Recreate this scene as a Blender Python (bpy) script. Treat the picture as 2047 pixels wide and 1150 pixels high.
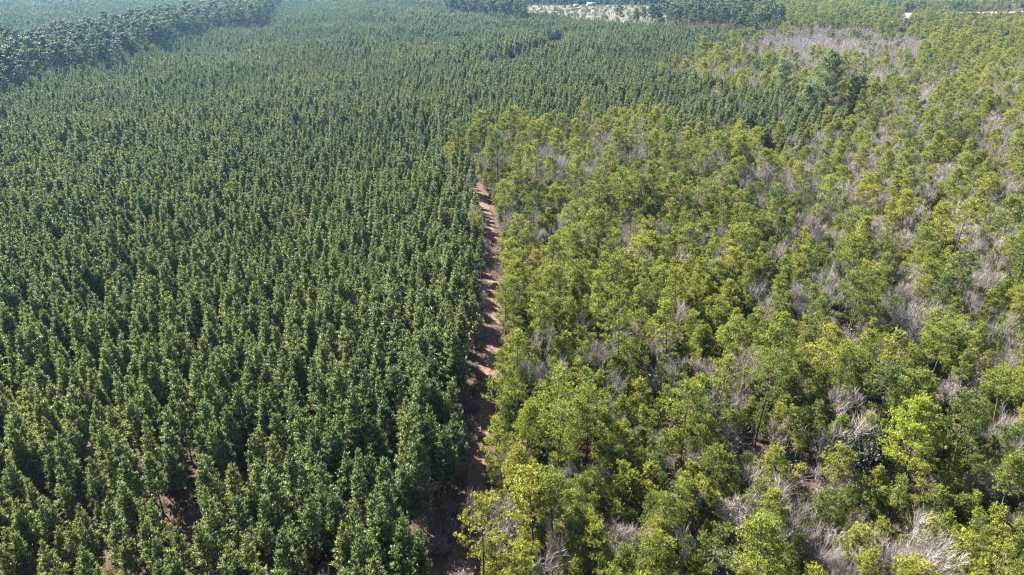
import bpy, math, random
import numpy as np
from mathutils import Vector, Matrix

# ------------------------------------------------------------------ camera, sky, sun, exposure
scene = bpy.context.scene
for _o in list(bpy.data.objects):
    bpy.data.objects.remove(_o)
R = math.radians
CAM_H, PITCH, FPX = 70.0, R(24.3), 1440.0
cam_data = bpy.data.cameras.new("camera")
cam_data.sensor_width = 36.0
cam_data.lens = 36.0 * FPX / 2047.0
cam_data.clip_start, cam_data.clip_end = 0.5, 20000.0
cam = bpy.data.objects.new("camera", cam_data)
cam.location = (0, 0, CAM_H)
cam.rotation_euler = (R(90) - PITCH, 0, 0)
scene.collection.objects.link(cam)
scene.camera = cam

SUN_AZ, SUN_EL = -48.0, 44.0          # degrees from +Y (view direction), negative = left
world = bpy.data.worlds.new("World")
scene.world = world
world.use_nodes = True
wn = world.node_tree
wn.nodes.clear()
sky = wn.nodes.new("ShaderNodeTexSky")
sky.sky_type = 'NISHITA'
sky.sun_disc = False
sky.sun_elevation = R(SUN_EL)
sky.sun_rotation = R(SUN_AZ)
sky.air_density, sky.dust_density, sky.ozone_density = 1.0, 0.6, 1.2
bg = wn.nodes.new("ShaderNodeBackground")
bg.inputs["Strength"].default_value = 0.05
wo = wn.nodes.new("ShaderNodeOutputWorld")
wn.links.new(sky.outputs[0], bg.inputs[0])
wn.links.new(bg.outputs[0], wo.inputs[0])

sun_data = bpy.data.lights.new("sun", 'SUN')
sun_data.energy = 5.0
sun_data.angle = R(0.53)
sun_data.color = (1.0, 0.95, 0.86)
sun = bpy.data.objects.new("sun", sun_data)
_sd = Vector((math.sin(R(SUN_AZ)) * math.cos(R(SUN_EL)), math.cos(R(SUN_AZ)) * math.cos(R(SUN_EL)), math.sin(R(SUN_EL))))
sun.rotation_euler = _sd.to_track_quat('Z', 'Y').to_euler()
sun.location = (-60, 60, 120)
scene.collection.objects.link(sun)

vs = scene.view_settings
vs.view_transform = 'Standard'
vs.look = 'None'
vs.gamma = 1.0
vs.use_curve_mapping = False
vs.exposure = 2.85
cy = scene.cycles
cy.max_bounces = 4
cy.diffuse_bounces = 2
cy.glossy_bounces = 1
cy.transmission_bounces = 2
cy.transparent_max_bounces = 4
cy.volume_bounces = 0
cy.use_denoising = True
cy.denoiser = 'OPENIMAGEDENOISE'
cy.denoising_input_passes = 'RGB_ALBEDO_NORMAL'
cy.denoising_prefilter = 'NONE'
cy.filter_width = 1.2
cy.caustics_reflective = False
cy.caustics_refractive = False

HAZE_DENSITY = 0.00006

# ------------------------------------------------------------------ picture <-> world
CT, ST = math.cos(PITCH), math.sin(PITCH)


def at(px, py, z=0.0):
    """point at height z seen at pixel (px, py) of the 2047 x 1150 photograph"""
    v = (np.asarray(py, float) - 575.0) / FPX
    u = (np.asarray(px, float) - 1023.5) / FPX
    d = (CAM_H - z) / (ST + v * CT)
    return u * d, (CT - v * ST) * d


def pix(x, y, z=0.0):
    dz = z - CAM_H
    zd = y * CT - dz * ST
    up = y * ST + dz * CT
    zd = np.maximum(zd, 0.01)
    return 1023.5 + FPX * x / zd, 575.0 - FPX * up / zd, zd


def height_for(px, py_base, py_top):
    x, y = at(px, py_base)
    lo, hi = 0.5, 45.0
    for _ in range(40):
        m = (lo + hi) / 2
        if pix(x, y, m)[1] > py_top:
            lo = m
        else:
            hi = m
    return float(x), float(y), lo


def poly_world(pts, z):
    p = np.array(pts, float)
    x, y = at(p[:, 0], p[:, 1], z)
    return np.stack([x, y], 1)


def inside(poly, x, y):
    r = np.zeros(len(x), bool)
    n = len(poly)
    for i in range(n):
        x1, y1 = poly[i]
        x2, y2 = poly[(i + 1) % n]
        c = (y1 > y) != (y2 > y)
        with np.errstate(divide='ignore', invalid='ignore'):
            xi = (x2 - x1) * (y - y1) / (y2 - y1 + 1e-12) + x1
        r ^= c & (x < xi)
    return r


def dist_line(line, x, y):
    """(distance to polyline, signed side: + = left of the direction of travel)"""
    best = np.full(len(x), 1e9)
    side = np.zeros(len(x))
    for (x1, y1), (x2, y2) in zip(line[:-1], line[1:]):
        dx, dy = x2 - x1, y2 - y1
        L = dx * dx + dy * dy
        t = np.clip(((x - x1) * dx + (y - y1) * dy) / L, 0, 1)
        d = np.hypot(x - x1 - t * dx, y - y1 - t * dy)
        s = dx * (y - y1) - dy * (x - x1)
        m = d < best
        best[m] = d[m]
        side[m] = np.sign(s[m])
    return best, side


_rngn = np.random.default_rng(5)
_lat = _rngn.random((256, 256))


def vnoise(x, y, s):
    x = np.asarray(x) / s + 400.0
    y = np.asarray(y) / s + 400.0
    ix, iy = np.floor(x).astype(int), np.floor(y).astype(int)
    fx, fy = x - ix, y - iy
    fx, fy = fx * fx * (3 - 2 * fx), fy * fy * (3 - 2 * fy)
    g = lambda a, b: _lat[a % 256, b % 256]
    return (g(ix, iy) * (1 - fx) + g(ix + 1, iy) * fx) * (1 - fy) + (g(ix, iy + 1) * (1 - fx) + g(ix + 1, iy + 1) * fx) * fy


# ------------------------------------------------------------------ object helpers
def link(o):
    scene.collection.objects.link(o)
    return o


def tag(o, label=None, cat=None, group=None, kind=None):
    if label: o['label'] = label
    if cat: o['category'] = cat
    if group: o['group'] = group
    if kind: o['kind'] = kind
    return o


def empty(name, loc, rz=0.0, sc=(1, 1, 1)):
    o = bpy.data.objects.new(name, None)
    o.empty_display_size = 0.5
    o.location = loc
    o.rotation_euler = (0, 0, rz)
    o.scale = sc
    return link(o)


def child(name, mesh, parent):
    o = bpy.data.objects.new(name, mesh)
    o.parent = parent
    return link(o)


class Geo:
    """triangles with a material slot and a per-point tint"""
    def __init__(self):
        self.v, self.f, self.m, self.t, self.n = [], [], [], [], 0

    def add(self, V, F, mat=0, tint=0.5):
        V = np.asarray(V, float)
        F = np.asarray(F, int)
        self.v.append(V)
        self.f.append(F + self.n)
        self.m.append(np.full(len(F), mat, int))
        self.t.append(np.broadcast_to(np.asarray(tint, float), (len(V),)).copy())
        self.n += len(V)

    def merged(self, other, shift=(0, 0, 0), scale=1.0, rz=0.0):
        V = np.concatenate(other.v) * scale
        c, s = math.cos(rz), math.sin(rz)
        V = np.stack([V[:, 0] * c - V[:, 1] * s, V[:, 0] * s + V[:, 1] * c, V[:, 2]], 1) + np.array(shift)
        self.v.append(V)
        self.f.append(np.concatenate(other.f) + self.n)
        self.m.append(np.concatenate(other.m))
        self.t.append(np.concatenate(other.t))
        self.n += len(V)

    def mesh(self, name, mats):
        V = np.concatenate(self.v).astype(np.float32)
        F = np.concatenate(self.f).astype(np.int32)
        me = bpy.data.meshes.new(name)
        me.vertices.add(len(V))
        me.vertices.foreach_set('co', V.ravel())
        me.loops.add(len(F) * 3)
        me.loops.foreach_set('vertex_index', F.ravel())
        me.polygons.add(len(F))
        me.polygons.foreach_set('loop_start', np.arange(0, len(F) * 3, 3, dtype=np.int32))
        me.polygons.foreach_set('material_index', np.concatenate(self.m).astype(np.int32))
        a = me.attributes.new('tint', 'FLOAT', 'POINT')
        a.data.foreach_set('value', np.concatenate(self.t).astype(np.float32))
        for m in mats:
            me.materials.append(m)
        me.update(calc_edges=True)
        me.validate()
        return me


def unit(a):
    return a / np.maximum(np.linalg.norm(a, axis=-1, keepdims=True), 1e-9)


def tube(g, P, rad, sides=5, mat=0, tint=0.5):
    """tapered tube along the points P"""
    P = np.asarray(P, float)
    k = len(P)
    D = unit(np.gradient(P, axis=0))
    ref = np.array([1.0, 0, 0]) if abs(D[0, 2]) > 0.8 else np.array([0, 0, 1.0])
    U = unit(np.cross(D, ref))
    W = np.cross(D, U)
    a = np.linspace(0, 2 * np.pi, sides, endpoint=False)
    rad = np.asarray(rad, float)[:, None, None]
    V = P[:, None] + rad * (np.cos(a)[None, :, None] * U[:, None] + np.sin(a)[None, :, None] * W[:, None])
    V = V.reshape(-1, 3)
    F = []
    for i in range(k - 1):
        for j in range(sides):
            q = (j + 1) % sides
            A, B, C, E = i * sides + j, i * sides + q, (i + 1) * sides + q, (i + 1) * sides + j
            F += [(A, B, C), (A, C, E)]
    g.add(V, F, mat, tint)


def blades(g, P, D, n, L, W, spread, rng, mat=0, tint=None, diamond=True, shoot=0.25):
    """n needle or leaf blades fanned about each shoot (P, D)"""
    N = len(P)
    if N == 0:
        return
    if tint is None:
        tint = rng.random(N)
    P, D, T = np.repeat(P, n, 0), np.repeat(unit(D), n, 0), np.repeat(tint, n)
    M = N * n
    r = unit(rng.normal(size=(M, 3)))
    perp = unit(r - (r * D).sum(1, keepdims=True) * D)
    ang = (spread * (0.35 + 0.65 * rng.random(M)))[:, None]
    d = D * np.cos(ang) + perp * np.sin(ang)
    base = P + D * ((rng.random(M) - 0.5) * 2 * shoot)[:, None]
    s = unit(np.cross(d, unit(rng.normal(size=(M, 3)))))
    ln = (L * (0.7 + 0.6 * rng.random(M)))[:, None]
    w = W * (0.7 + 0.6 * rng.random((M, 1))) / 2
    i = np.arange(M)
    if diamond:
        V = np.stack([base, base + d * ln * 0.55 - s * w, base + d * ln * 0.55 + s * w, base + d * ln], 1).reshape(-1, 3)
        F = np.concatenate([np.stack([i * 4, i * 4 + 1, i * 4 + 2], 1), np.stack([i * 4 + 1, i * 4 + 3, i * 4 + 2], 1)])
        g.add(V, F, mat, np.repeat(T, 4))
    else:
        V = np.stack([base, base + d * ln - s * w, base + d * ln + s * w], 1).reshape(-1, 3)
        F = np.stack([i * 3, i * 3 + 1, i * 3 + 2], 1)
        g.add(V, F, mat, np.repeat(T, 3))


def tufts(g, P, D, L, W, nb, rng, mat=1, tint=None, spread=0.8):
    """needle bunches: a compact ragged spindle along each shoot with loose needles splaying out of it"""
    N = len(P)
    if N == 0:
        return
    if tint is None:
        tint = rng.random(N)
    D = unit(D)
    U = unit(np.cross(D, rng.normal(size=(N, 3))))
    Wv = np.cross(D, U)
    ln = (L * rng.uniform(0.7, 1.3, N))[:, None]
    wd = (W * rng.uniform(0.7, 1.3, N))[:, None]
    j = lambda: rng.uniform(0.55, 1.35, (N, 1))
    h = lambda: rng.uniform(0.30, 0.75, (N, 1))
    V = np.stack([P - D * ln * 0.12, P + U * wd * j() + D * ln * h(), P + Wv * wd * j() + D * ln * h(), P - U * wd * j() + D * ln * h(), P - Wv * wd * j() + D * ln * h(), P + D * ln], 1).reshape(-1, 3)
    i = np.arange(N)[:, None] * 6
    F = (i[:, :, None] + np.array([[0, 2, 1], [0, 3, 2], [0, 4, 3], [0, 1, 4], [5, 1, 2], [5, 2, 3], [5, 3, 4], [5, 4, 1]])[None]).reshape(-1, 3)
    g.add(V, F, mat, np.repeat(tint, 6))
    if nb:
        blades(g, P + D * ln * 0.3, D, nb, L * 0.78, W * 0.8, spread, rng, mat, tint, False, L * 0.3)


# ------------------------------------------------------------------ materials
def new_mat(name):
    m = bpy.data.materials.new(name)
    m.use_nodes = True
    m.node_tree.nodes.clear()
    return m, m.node_tree.nodes, m.node_tree.links


def mixc(N, L, fac, a, b):
    n = N.new("ShaderNodeMix")
    n.data_type = 'RGBA'
    for sock, val in ((n.inputs[0], fac), (n.inputs[6], a), (n.inputs[7], b)):
        if hasattr(val, 'links') or hasattr(val, 'is_linked'):
            L.new(val, sock)
        elif isinstance(val, (int, float)):
            sock.default_value = val
        else:
            sock.default_value = (*val, 1)
    return n.outputs[2]


def ramp(N, L, src, stops):
    r = N.new("ShaderNodeValToRGB")
    e = r.color_ramp.elements
    while len(e) < len(stops):
        e.new(0.5)
    for k, (p, c) in enumerate(stops):
        e[k].position = p
        e[k].color = (*c, 1)
    L.new(src, r.inputs[0])
    return r.outputs[0]


def foliage(name, tree_stops, old_or_sheen, old_or_sheen_amt, trans=0.35, rough=0.5, spec=0.35, warm=(1.25, 1.2, 0.6)):
    """leaf shader: hue by tree, by shoot, plus light let through the needles"""
    m, N, L = new_mat(name)
    info = N.new("ShaderNodeObjectInfo")
    base = ramp(N, L, info.outputs['Random'], tree_stops)
    at_ = N.new("ShaderNodeAttribute")
    at_.attribute_name = 'tint'
    pw = N.new("ShaderNodeMath")
    pw.operation = 'POWER'
    L.new(at_.outputs['Fac'], pw.inputs[0])
    pw.inputs[1].default_value = 2.5
    ml = N.new("ShaderNodeMath")
    ml.operation = 'MULTIPLY'
    L.new(pw.outputs[0], ml.inputs[0])
    ml.inputs[1].default_value = old_or_sheen_amt
    col = mixc(N, L, ml.outputs[0], base, old_or_sheen)
    br = N.new("ShaderNodeMapRange")
    L.new(at_.outputs['Fac'], br.inputs[0])
    br.inputs[3].default_value = 0.62
    br.inputs[4].default_value = 1.45
    tone = N.new("ShaderNodeAttribute")                    # how vigorous the stand is where the tree grows
    tone.attribute_type = 'INSTANCER'
    tone.attribute_name = 'tone'
    col = mixc(N, L, tone.outputs['Fac'], col, mixc(N, L, 0.6, col, tuple(min(1.0, 1.15 * c) for c in tree_stops[-1][1])))
    vm = N.new("ShaderNodeVectorMath")
    vm.operation = 'SCALE'
    L.new(col, vm.inputs[0])
    L.new(br.outputs[0], vm.inputs['Scale'])
    pb = N.new("ShaderNodeBsdfPrincipled")
    pb.inputs['Roughness'].default_value = rough
    pb.inputs['Specular IOR Level'].default_value = spec
    L.new(vm.outputs[0], pb.inputs['Base Color'])
    tb = N.new("ShaderNodeBsdfTranslucent")
    tm = N.new("ShaderNodeVectorMath")
    tm.operation = 'MULTIPLY'
    L.new(vm.outputs[0], tm.inputs[0])
    tm.inputs[1].default_value = warm
    L.new(tm.outputs[0], tb.inputs['Color'])
    mx = N.new("ShaderNodeMixShader")
    mx.inputs[0].default_value = trans
    L.new(pb.outputs[0], mx.inputs[1])
    L.new(tb.outputs[0], mx.inputs[2])
    out = N.new("ShaderNodeOutputMaterial")
    L.new(mx.outputs[0], out.inputs[0])
    return m


def solid(name, stops, scale=3.0, rough=0.8, detail=4.0, bump=0.0, coord='Object', stretch=(1, 1, 1)):
    m, N, L = new_mat(name)
    tc = N.new("ShaderNodeTexCoord")
    mp = N.new("ShaderNodeMapping")
    mp.inputs['Scale'].default_value = stretch
    L.new(tc.outputs[coord], mp.inputs[0])
    nz = N.new("ShaderNodeTexNoise")
    nz.inputs['Scale'].default_value = scale
    nz.inputs['Detail'].default_value = detail
    L.new(mp.outputs[0], nz.inputs['Vector'])
    col = ramp(N, L, nz.outputs['Fac'], stops)
    pb = N.new("ShaderNodeBsdfPrincipled")
    pb.inputs['Roughness'].default_value = rough
    pb.inputs['Specular IOR Level'].default_value = 0.25
    L.new(col, pb.inputs['Base Color'])
    if bump:
        b = N.new("ShaderNodeBump")
        b.inputs['Strength'].default_value = bump
        L.new(nz.outputs['Fac'], b.inputs['Height'])
        L.new(b.outputs[0], pb.inputs['Normal'])
    out = N.new("ShaderNodeOutputMaterial")
    L.new(pb.outputs[0], out.inputs[0])
    return m


M = {}
M['plant'] = foliage('plantation_needles',
    [(0.0, (0.068, 0.112, 0.046)), (0.4, (0.098, 0.140, 0.052)), (0.75, (0.124, 0.158, 0.058)), (1.0, (0.162, 0.178, 0.062))],
    (0.240, 0.258, 0.170), 0.85, trans=0.33, rough=0.43, spec=0.46, warm=(1.15, 1.25, 0.55))  # pale mix colour paints in the sheen of sunlit tufts
M['wood'] = foliage('woodland_needles',
    [(0.0, (0.046, 0.080, 0.023)), (0.25, (0.084, 0.120, 0.024)), (0.55, (0.132, 0.162, 0.025)), (0.85, (0.172, 0.190, 0.028)), (1.0, (0.220, 0.212, 0.034))],
    (0.215, 0.205, 0.060), 0.45, trans=0.36, rough=0.5, spec=0.28, warm=(1.15, 1.2, 0.5))
M['far'] = foliage('far_pine_needles',
    [(0.0, (0.040, 0.072, 0.028)), (0.5, (0.064, 0.098, 0.032)), (1.0, (0.105, 0.128, 0.038))],
    (0.120, 0.110, 0.060), 0.4, trans=0.35, rough=0.6, spec=0.2)
M['yellow'] = foliage('bright_yellow_green_needles',
    [(0.0, (0.200, 0.245, 0.026)), (1.0, (0.200, 0.245, 0.026))], (0.27, 0.27, 0.04), 0.6, trans=0.45)
M['golden'] = foliage('golden_needles',
    [(0.0, (0.22, 0.18, 0.05)), (1.0, (0.22, 0.18, 0.05))], (0.30, 0.24, 0.08), 0.5, trans=0.4)
M['ever'] = foliage('evergreen_leaves',
    [(0.0, (0.030, 0.048, 0.024)), (0.5, (0.052, 0.072, 0.028)), (1.0, (0.095, 0.105, 0.030))],
    (0.14, 0.13, 0.05), 0.4, trans=0.2, rough=0.3, spec=0.6)
M['holly'] = foliage('dark_glossy_leaves',
    [(0.0, (0.022, 0.034, 0.022)), (1.0, (0.026, 0.038, 0.022))], (0.16, 0.14, 0.10), 0.35, trans=0.1, rough=0.5, spec=0.3)
M['brown'] = foliage('dry_brown_leaves',
    [(0.0, (0.10, 0.075, 0.055)), (0.5, (0.155, 0.115, 0.075)), (1.0, (0.21, 0.165, 0.105))],
    (0.26, 0.20, 0.13), 0.5, trans=0.25, spec=0.1)
M['bark'] = solid('pine_bark', [(0.3, (0.055, 0.040, 0.034)), (0.7, (0.13, 0.095, 0.075))], 5.0, 0.9, stretch=(1, 1, 0.4))
M['twig'] = foliage('bare_grey_twigs',
    [(0.0, (0.165, 0.138, 0.132)), (0.5, (0.225, 0.194, 0.183)), (1.0, (0.300, 0.265, 0.248))], (0.17, 0.13, 0.12), 0.6, trans=0.0, rough=0.8, spec=0.1)
M['greybark'] = solid('grey_bark', [(0.3, (0.13, 0.115, 0.110)), (0.7, (0.29, 0.265, 0.25))], 4.0, 0.9, stretch=(1, 1, 0.4))


def ground_mat():
    m, N, L = new_mat('pine_straw_ground')
    tc = N.new("ShaderNodeTexCoord")
    def noise(s, d=5.0):
        n = N.new("ShaderNodeTexNoise")
        n.inputs['Scale'].default_value = s
        n.inputs['Detail'].default_value = d
        L.new(tc.outputs['Object'], n.inputs['Vector'])
        return n.outputs['Fac']
    a = ramp(N, L, noise(0.9), [(0.3, (0.026, 0.015, 0.011)), (0.52, (0.056, 0.030, 0.021)), (0.72, (0.098, 0.060, 0.042))])
    b = ramp(N, L, noise(0.05), [(0.35, (0.038, 0.026, 0.019)), (0.65, (0.082, 0.062, 0.043))])
    c = mixc(N, L, 0.35, a, b)
    f = noise(7.0, 3.0)
    d = mixc(N, L, f, c, (0.088, 0.056, 0.041))
    col = mixc(N, L, 0.45, c, d)
    pb = N.new("ShaderNodeBsdfPrincipled")
    pb.inputs['Roughness'].default_value = 0.95
    pb.inputs['Specular IOR Level'].default_value = 0.1
    L.new(col, pb.inputs['Base Color'])
    bp = N.new("ShaderNodeBump")
    bp.inputs['Strength'].default_value = 0.5
    bp.inputs['Distance'].default_value = 0.12
    L.new(f, bp.inputs['Height'])
    L.new(bp.outputs[0], pb.inputs['Normal'])
    out = N.new("ShaderNodeOutputMaterial")
    L.new(pb.outputs[0], out.inputs[0])
    return m


M['ground'] = ground_mat()
M['dirt'] = solid('orange_dirt', [(0.3, (0.046, 0.026, 0.017)), (0.5, (0.092, 0.053, 0.034)), (0.72, (0.150, 0.093, 0.064))], 1.6, 0.95, 8.0, 0.6)
M['field'] = solid('dry_tan_grass', [(0.36, (0.022, 0.026, 0.014)), (0.46, (0.042, 0.038, 0.023)), (0.55, (0.066, 0.055, 0.037)), (0.68, (0.100, 0.086, 0.066))], 0.03, 0.95, 6.0)
M['road'] = solid('pale_gravel_road', [(0.3, (0.10, 0.096, 0.090)), (0.7, (0.15, 0.145, 0.137))], 0.3, 0.9, 6.0)
M['sand'] = solid('pale_sand', [(0.3, (0.10, 0.090, 0.077)), (0.7, (0.145, 0.132, 0.116))], 0.2, 0.95, 6.0)

# ------------------------------------------------------------------ ground, track, road, fields
def sheet(name, pts, z, mat, kind='structure'):
    me = bpy.data.meshes.new(name)
    me.from_pydata([(float(x), float(y), z) for x, y in pts], [], [list(range(len(pts)))])
    me.materials.append(mat)
    o = link(bpy.data.objects.new(name, me))
    tag(o, kind=kind)
    return o


sheet('ground', [(-6000, -800), (6000, -800), (6000, 9000), (-6000, 9000)], 0.0, M['ground'])

TRACK_PX = [(940, 1290), (922, 1160), (922, 1100), (942, 1040), (960, 975), (957, 915), (972, 845), (976, 790), (977, 735), (980, 705),
            (987, 660), (985, 620), (986, 566), (988, 520), (982, 468), (974, 438), (967, 408), (959, 392), (940, 366), (915, 345)]
TRACK = poly_world(TRACK_PX, 0.0)


def resample(line, step):
    out = [line[0]]
    for a, b in zip(line[:-1], line[1:]):
        n = max(1, int(np.linalg.norm(b - a) / step))
        out += [a + (b - a) * (k + 1) / n for k in range(n)]
    return np.array(out)


def ribbon(name, line, half, z, mat, rut=False, rag=0.5, seed=1):
    """a strip along a line, ragged edges; a dirt track gets two worn ruts and a crown"""
    line = resample(line, 1.5)
    for _ in range(6):
        line[1:-1] = (line[:-2] + 2 * line[1:-1] + line[2:]) / 4
    rng = np.random.default_rng(seed)
    T = unit(np.gradient(line, axis=0))
    Nn = np.stack([T[:, 1], -T[:, 0]], 1)
    prof = [(-1, 0.0), (-.62, .05), (-.45, .02), (-.22, .07), (0, .09), (.22, .07), (.45, .02), (.62, .05), (1, 0.0)] if rut else [(-1, 0), (1, 0)]
    V, F, n = [], [], len(prof)
    for i in range(len(line)):
        for k, (u, h) in enumerate(prof):
            e = half * u + (rng.normal() * rag * (abs(u) == 1))
            p = line[i] + Nn[i] * e
            V.append((p[0], p[1], z + h))
        if i:
            for k in range(n - 1):
                F.append(((i - 1) * n + k, (i - 1) * n + k + 1, i * n + k + 1, i * n + k))
    me = bpy.data.meshes.new(name)
    me.from_pydata(V, [], F)
    me.materials.append(mat)
    for p in me.polygons:
        p.use_smooth = True
    o = link(bpy.data.objects.new(name, me))
    tag(o, kind='structure')
    return o


ribbon('dirt_track', TRACK, 1.5, 0.004, M['dirt'], True, 0.4)

FIELD_YARD = poly_world([(1045, 25), (1100, 27), (1160, 33), (1250, 41), (1330, 34), (1400, 14), (1400, -4), (1000, -4), (1040, 12)], 12.0)
FIELD_EAST = poly_world([(1800, 8), (1990, 8), (2047, 4), (2090, -16), (1760, -16)], 0.0)
FIELD_WEST = poly_world([(420, 0), (590, 0), (560, -14), (400, -14)], 0.0)
for _p in (FIELD_YARD, FIELD_EAST, FIELD_WEST):
    sheet('field', _p, 0.004, M['field'])
ROAD = poly_world([(1775, 29), (1860, 27.5), (2000, 25), (2200, 21)], 0.0)
ribbon('road', ROAD, 20.0, 0.008, M['road'], False, 0.8, 2)
DRIVE = poly_world([(1822, 30), (1812, 42), (1803, 56), (1808, 64)], 0.0)
ribbon('driveway', DRIVE, 5.5, 0.012, M['sand'], False, 1.5, 3)

# ------------------------------------------------------------------ haze
hz = bpy.data.meshes.new('haze')
_x, _y0, _y1, _z0, _z1 = 6100, -900, 9100, -1.0, 71.0
hz.from_pydata([(-_x, _y0, _z0), (_x, _y0, _z0), (_x, _y1, _z0), (-_x, _y1, _z0), (-_x, _y0, _z1), (_x, _y0, _z1), (_x, _y1, _z1), (-_x, _y1, _z1)], [],
               [(0, 3, 2, 1), (4, 5, 6, 7), (0, 1, 5, 4), (1, 2, 6, 5), (2, 3, 7, 6), (3, 0, 4, 7)])
hm, hN, hL = new_mat('haze_air')
pv = hN.new("ShaderNodeVolumePrincipled")
pv.inputs['Density'].default_value = HAZE_DENSITY
pv.inputs['Color'].default_value = (0.28, 0.58, 1.0, 1)
pv.inputs['Anisotropy'].default_value = 0.6
ho = hN.new("ShaderNodeOutputMaterial")
hL.new(pv.outputs[0], ho.inputs['Volume'])
hz.materials.append(hm)
tag(link(bpy.data.objects.new('haze', hz)), kind='stuff')


# ------------------------------------------------------------------ tree builders: each returns (trunk Geo, crown Geo)
def trunk_line(rng, H, lean=0.0, wob=0.12, k=6):
    z = np.linspace(0, H, k)
    a = rng.random() * 6.28
    x = np.cumsum(rng.normal(0, wob, k)) * (z / H) + lean * math.cos(a) * (z / H) ** 1.3
    y = np.cumsum(rng.normal(0, wob, k)) * (z / H) + lean * math.sin(a) * (z / H) ** 1.3
    return np.stack([x, y, z], 1)


def on_line(P, z):
    return np.stack([np.interp(z, P[:, 2], P[:, 0]), np.interp(z, P[:, 2], P[:, 1]), np.asarray(z, float)], -1)


def plantation_pine(rng, H=12.0, Rm=1.75, zb=3.6, lod=0):
    """young planted pine: narrow spire of whorled, upswept limbs tipped with needle candles"""
    tr, cr = Geo(), Geo()
    blunt = rng.uniform(0.58, 0.9)
    T = trunk_line(rng, H, rng.uniform(0, 0.35), 0.07)
    tube(tr, T, np.linspace(0.13, 0.02, len(T)), 5 if lod == 0 else 3)
    gap = (0.56, 0.8, 1.25)[lod]
    zs = np.arange(zb, H - 0.25, gap)
    Ps, Ds, Ts = [], [], []
    for z in zs:
        t = (z - zb) / (H - zb)
        prof = (1 - t) ** blunt * min(1.0, 0.62 + t * 2.2)
        nb = int((5 if t < 0.75 else 4) - (lod == 2))
        a0 = rng.random() * 6.28
        for k in range(nb):
            if rng.random() < 0.10:
                continue
            az = a0 + k * 6.283 / nb + rng.normal(0, 0.25)
            Lb = Rm * prof * rng.uniform(0.7, 1.2) + 0.18
            el = R(12 + 45 * t + rng.normal(0, 7))
            o = on_line(T, z + rng.normal(0, 0.12))
            d = np.array([math.cos(az) * math.cos(el), math.sin(az) * math.cos(el), math.sin(el)])
            up = np.array([0, 0, 1.0])
            if lod == 0:
                e = o + d * Lb * 0.92
                tube(tr, [o, (o + e) / 2 - up * 0.04 * Lb, e], [0.03, 0.02, 0.008], 3)
            n = max(2, int(Lb / (0.30, 0.38, 0.75)[lod]) + 1)
            f = np.linspace(0.38, 1.0, n)
            side = np.cross(d, up)
            for q in f:
                p = o + d * Lb * q + up * 0.18 * Lb * (q - 0.4) ** 2
                for sgn in ((0, -1, 1) if (q < 0.95 and Lb > 0.7 and lod < 2) else (0,)):
                    off = side * sgn * Lb * 0.30 * (1.25 - q) * rng.uniform(0.6, 1.2)
                    Ps.append(p + off + rng.normal(0, 0.07, 3))
                    Ds.append(d * 0.55 + up * (0.55 + 0.5 * t) + side * sgn * 0.5 + rng.normal(0, 0.22, 3))
                    Ts.append(np.clip(rng.random() * (1.15 - 0.75 * t), 0, 1))  # lower tufts paler and brighter: needle sheen put into the tint
    top = on_line(T, H)
    for k in range(4):
        Ps.append(top + np.array([0, 0, -0.18 * k]) + rng.normal(0, 0.05, 3))
        Ds.append(np.array([0, 0, 1.0]) + rng.normal(0, 0.25, 3))
        Ts.append(0.3)
    P, D, Tn = np.array(Ps), np.array(Ds), np.array(Ts)
    if lod == 0:
        tufts(cr, P, D, 0.56, 0.088, 6, rng, 1, Tn, 0.62)
    elif lod == 1:
        tufts(cr, P, D, 0.60, 0.15, 2, rng, 1, Tn, 0.7)
    else:
        tufts(cr, P, D, 1.15, 0.36, 0, rng, 1, Tn)
    return tr, cr


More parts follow.
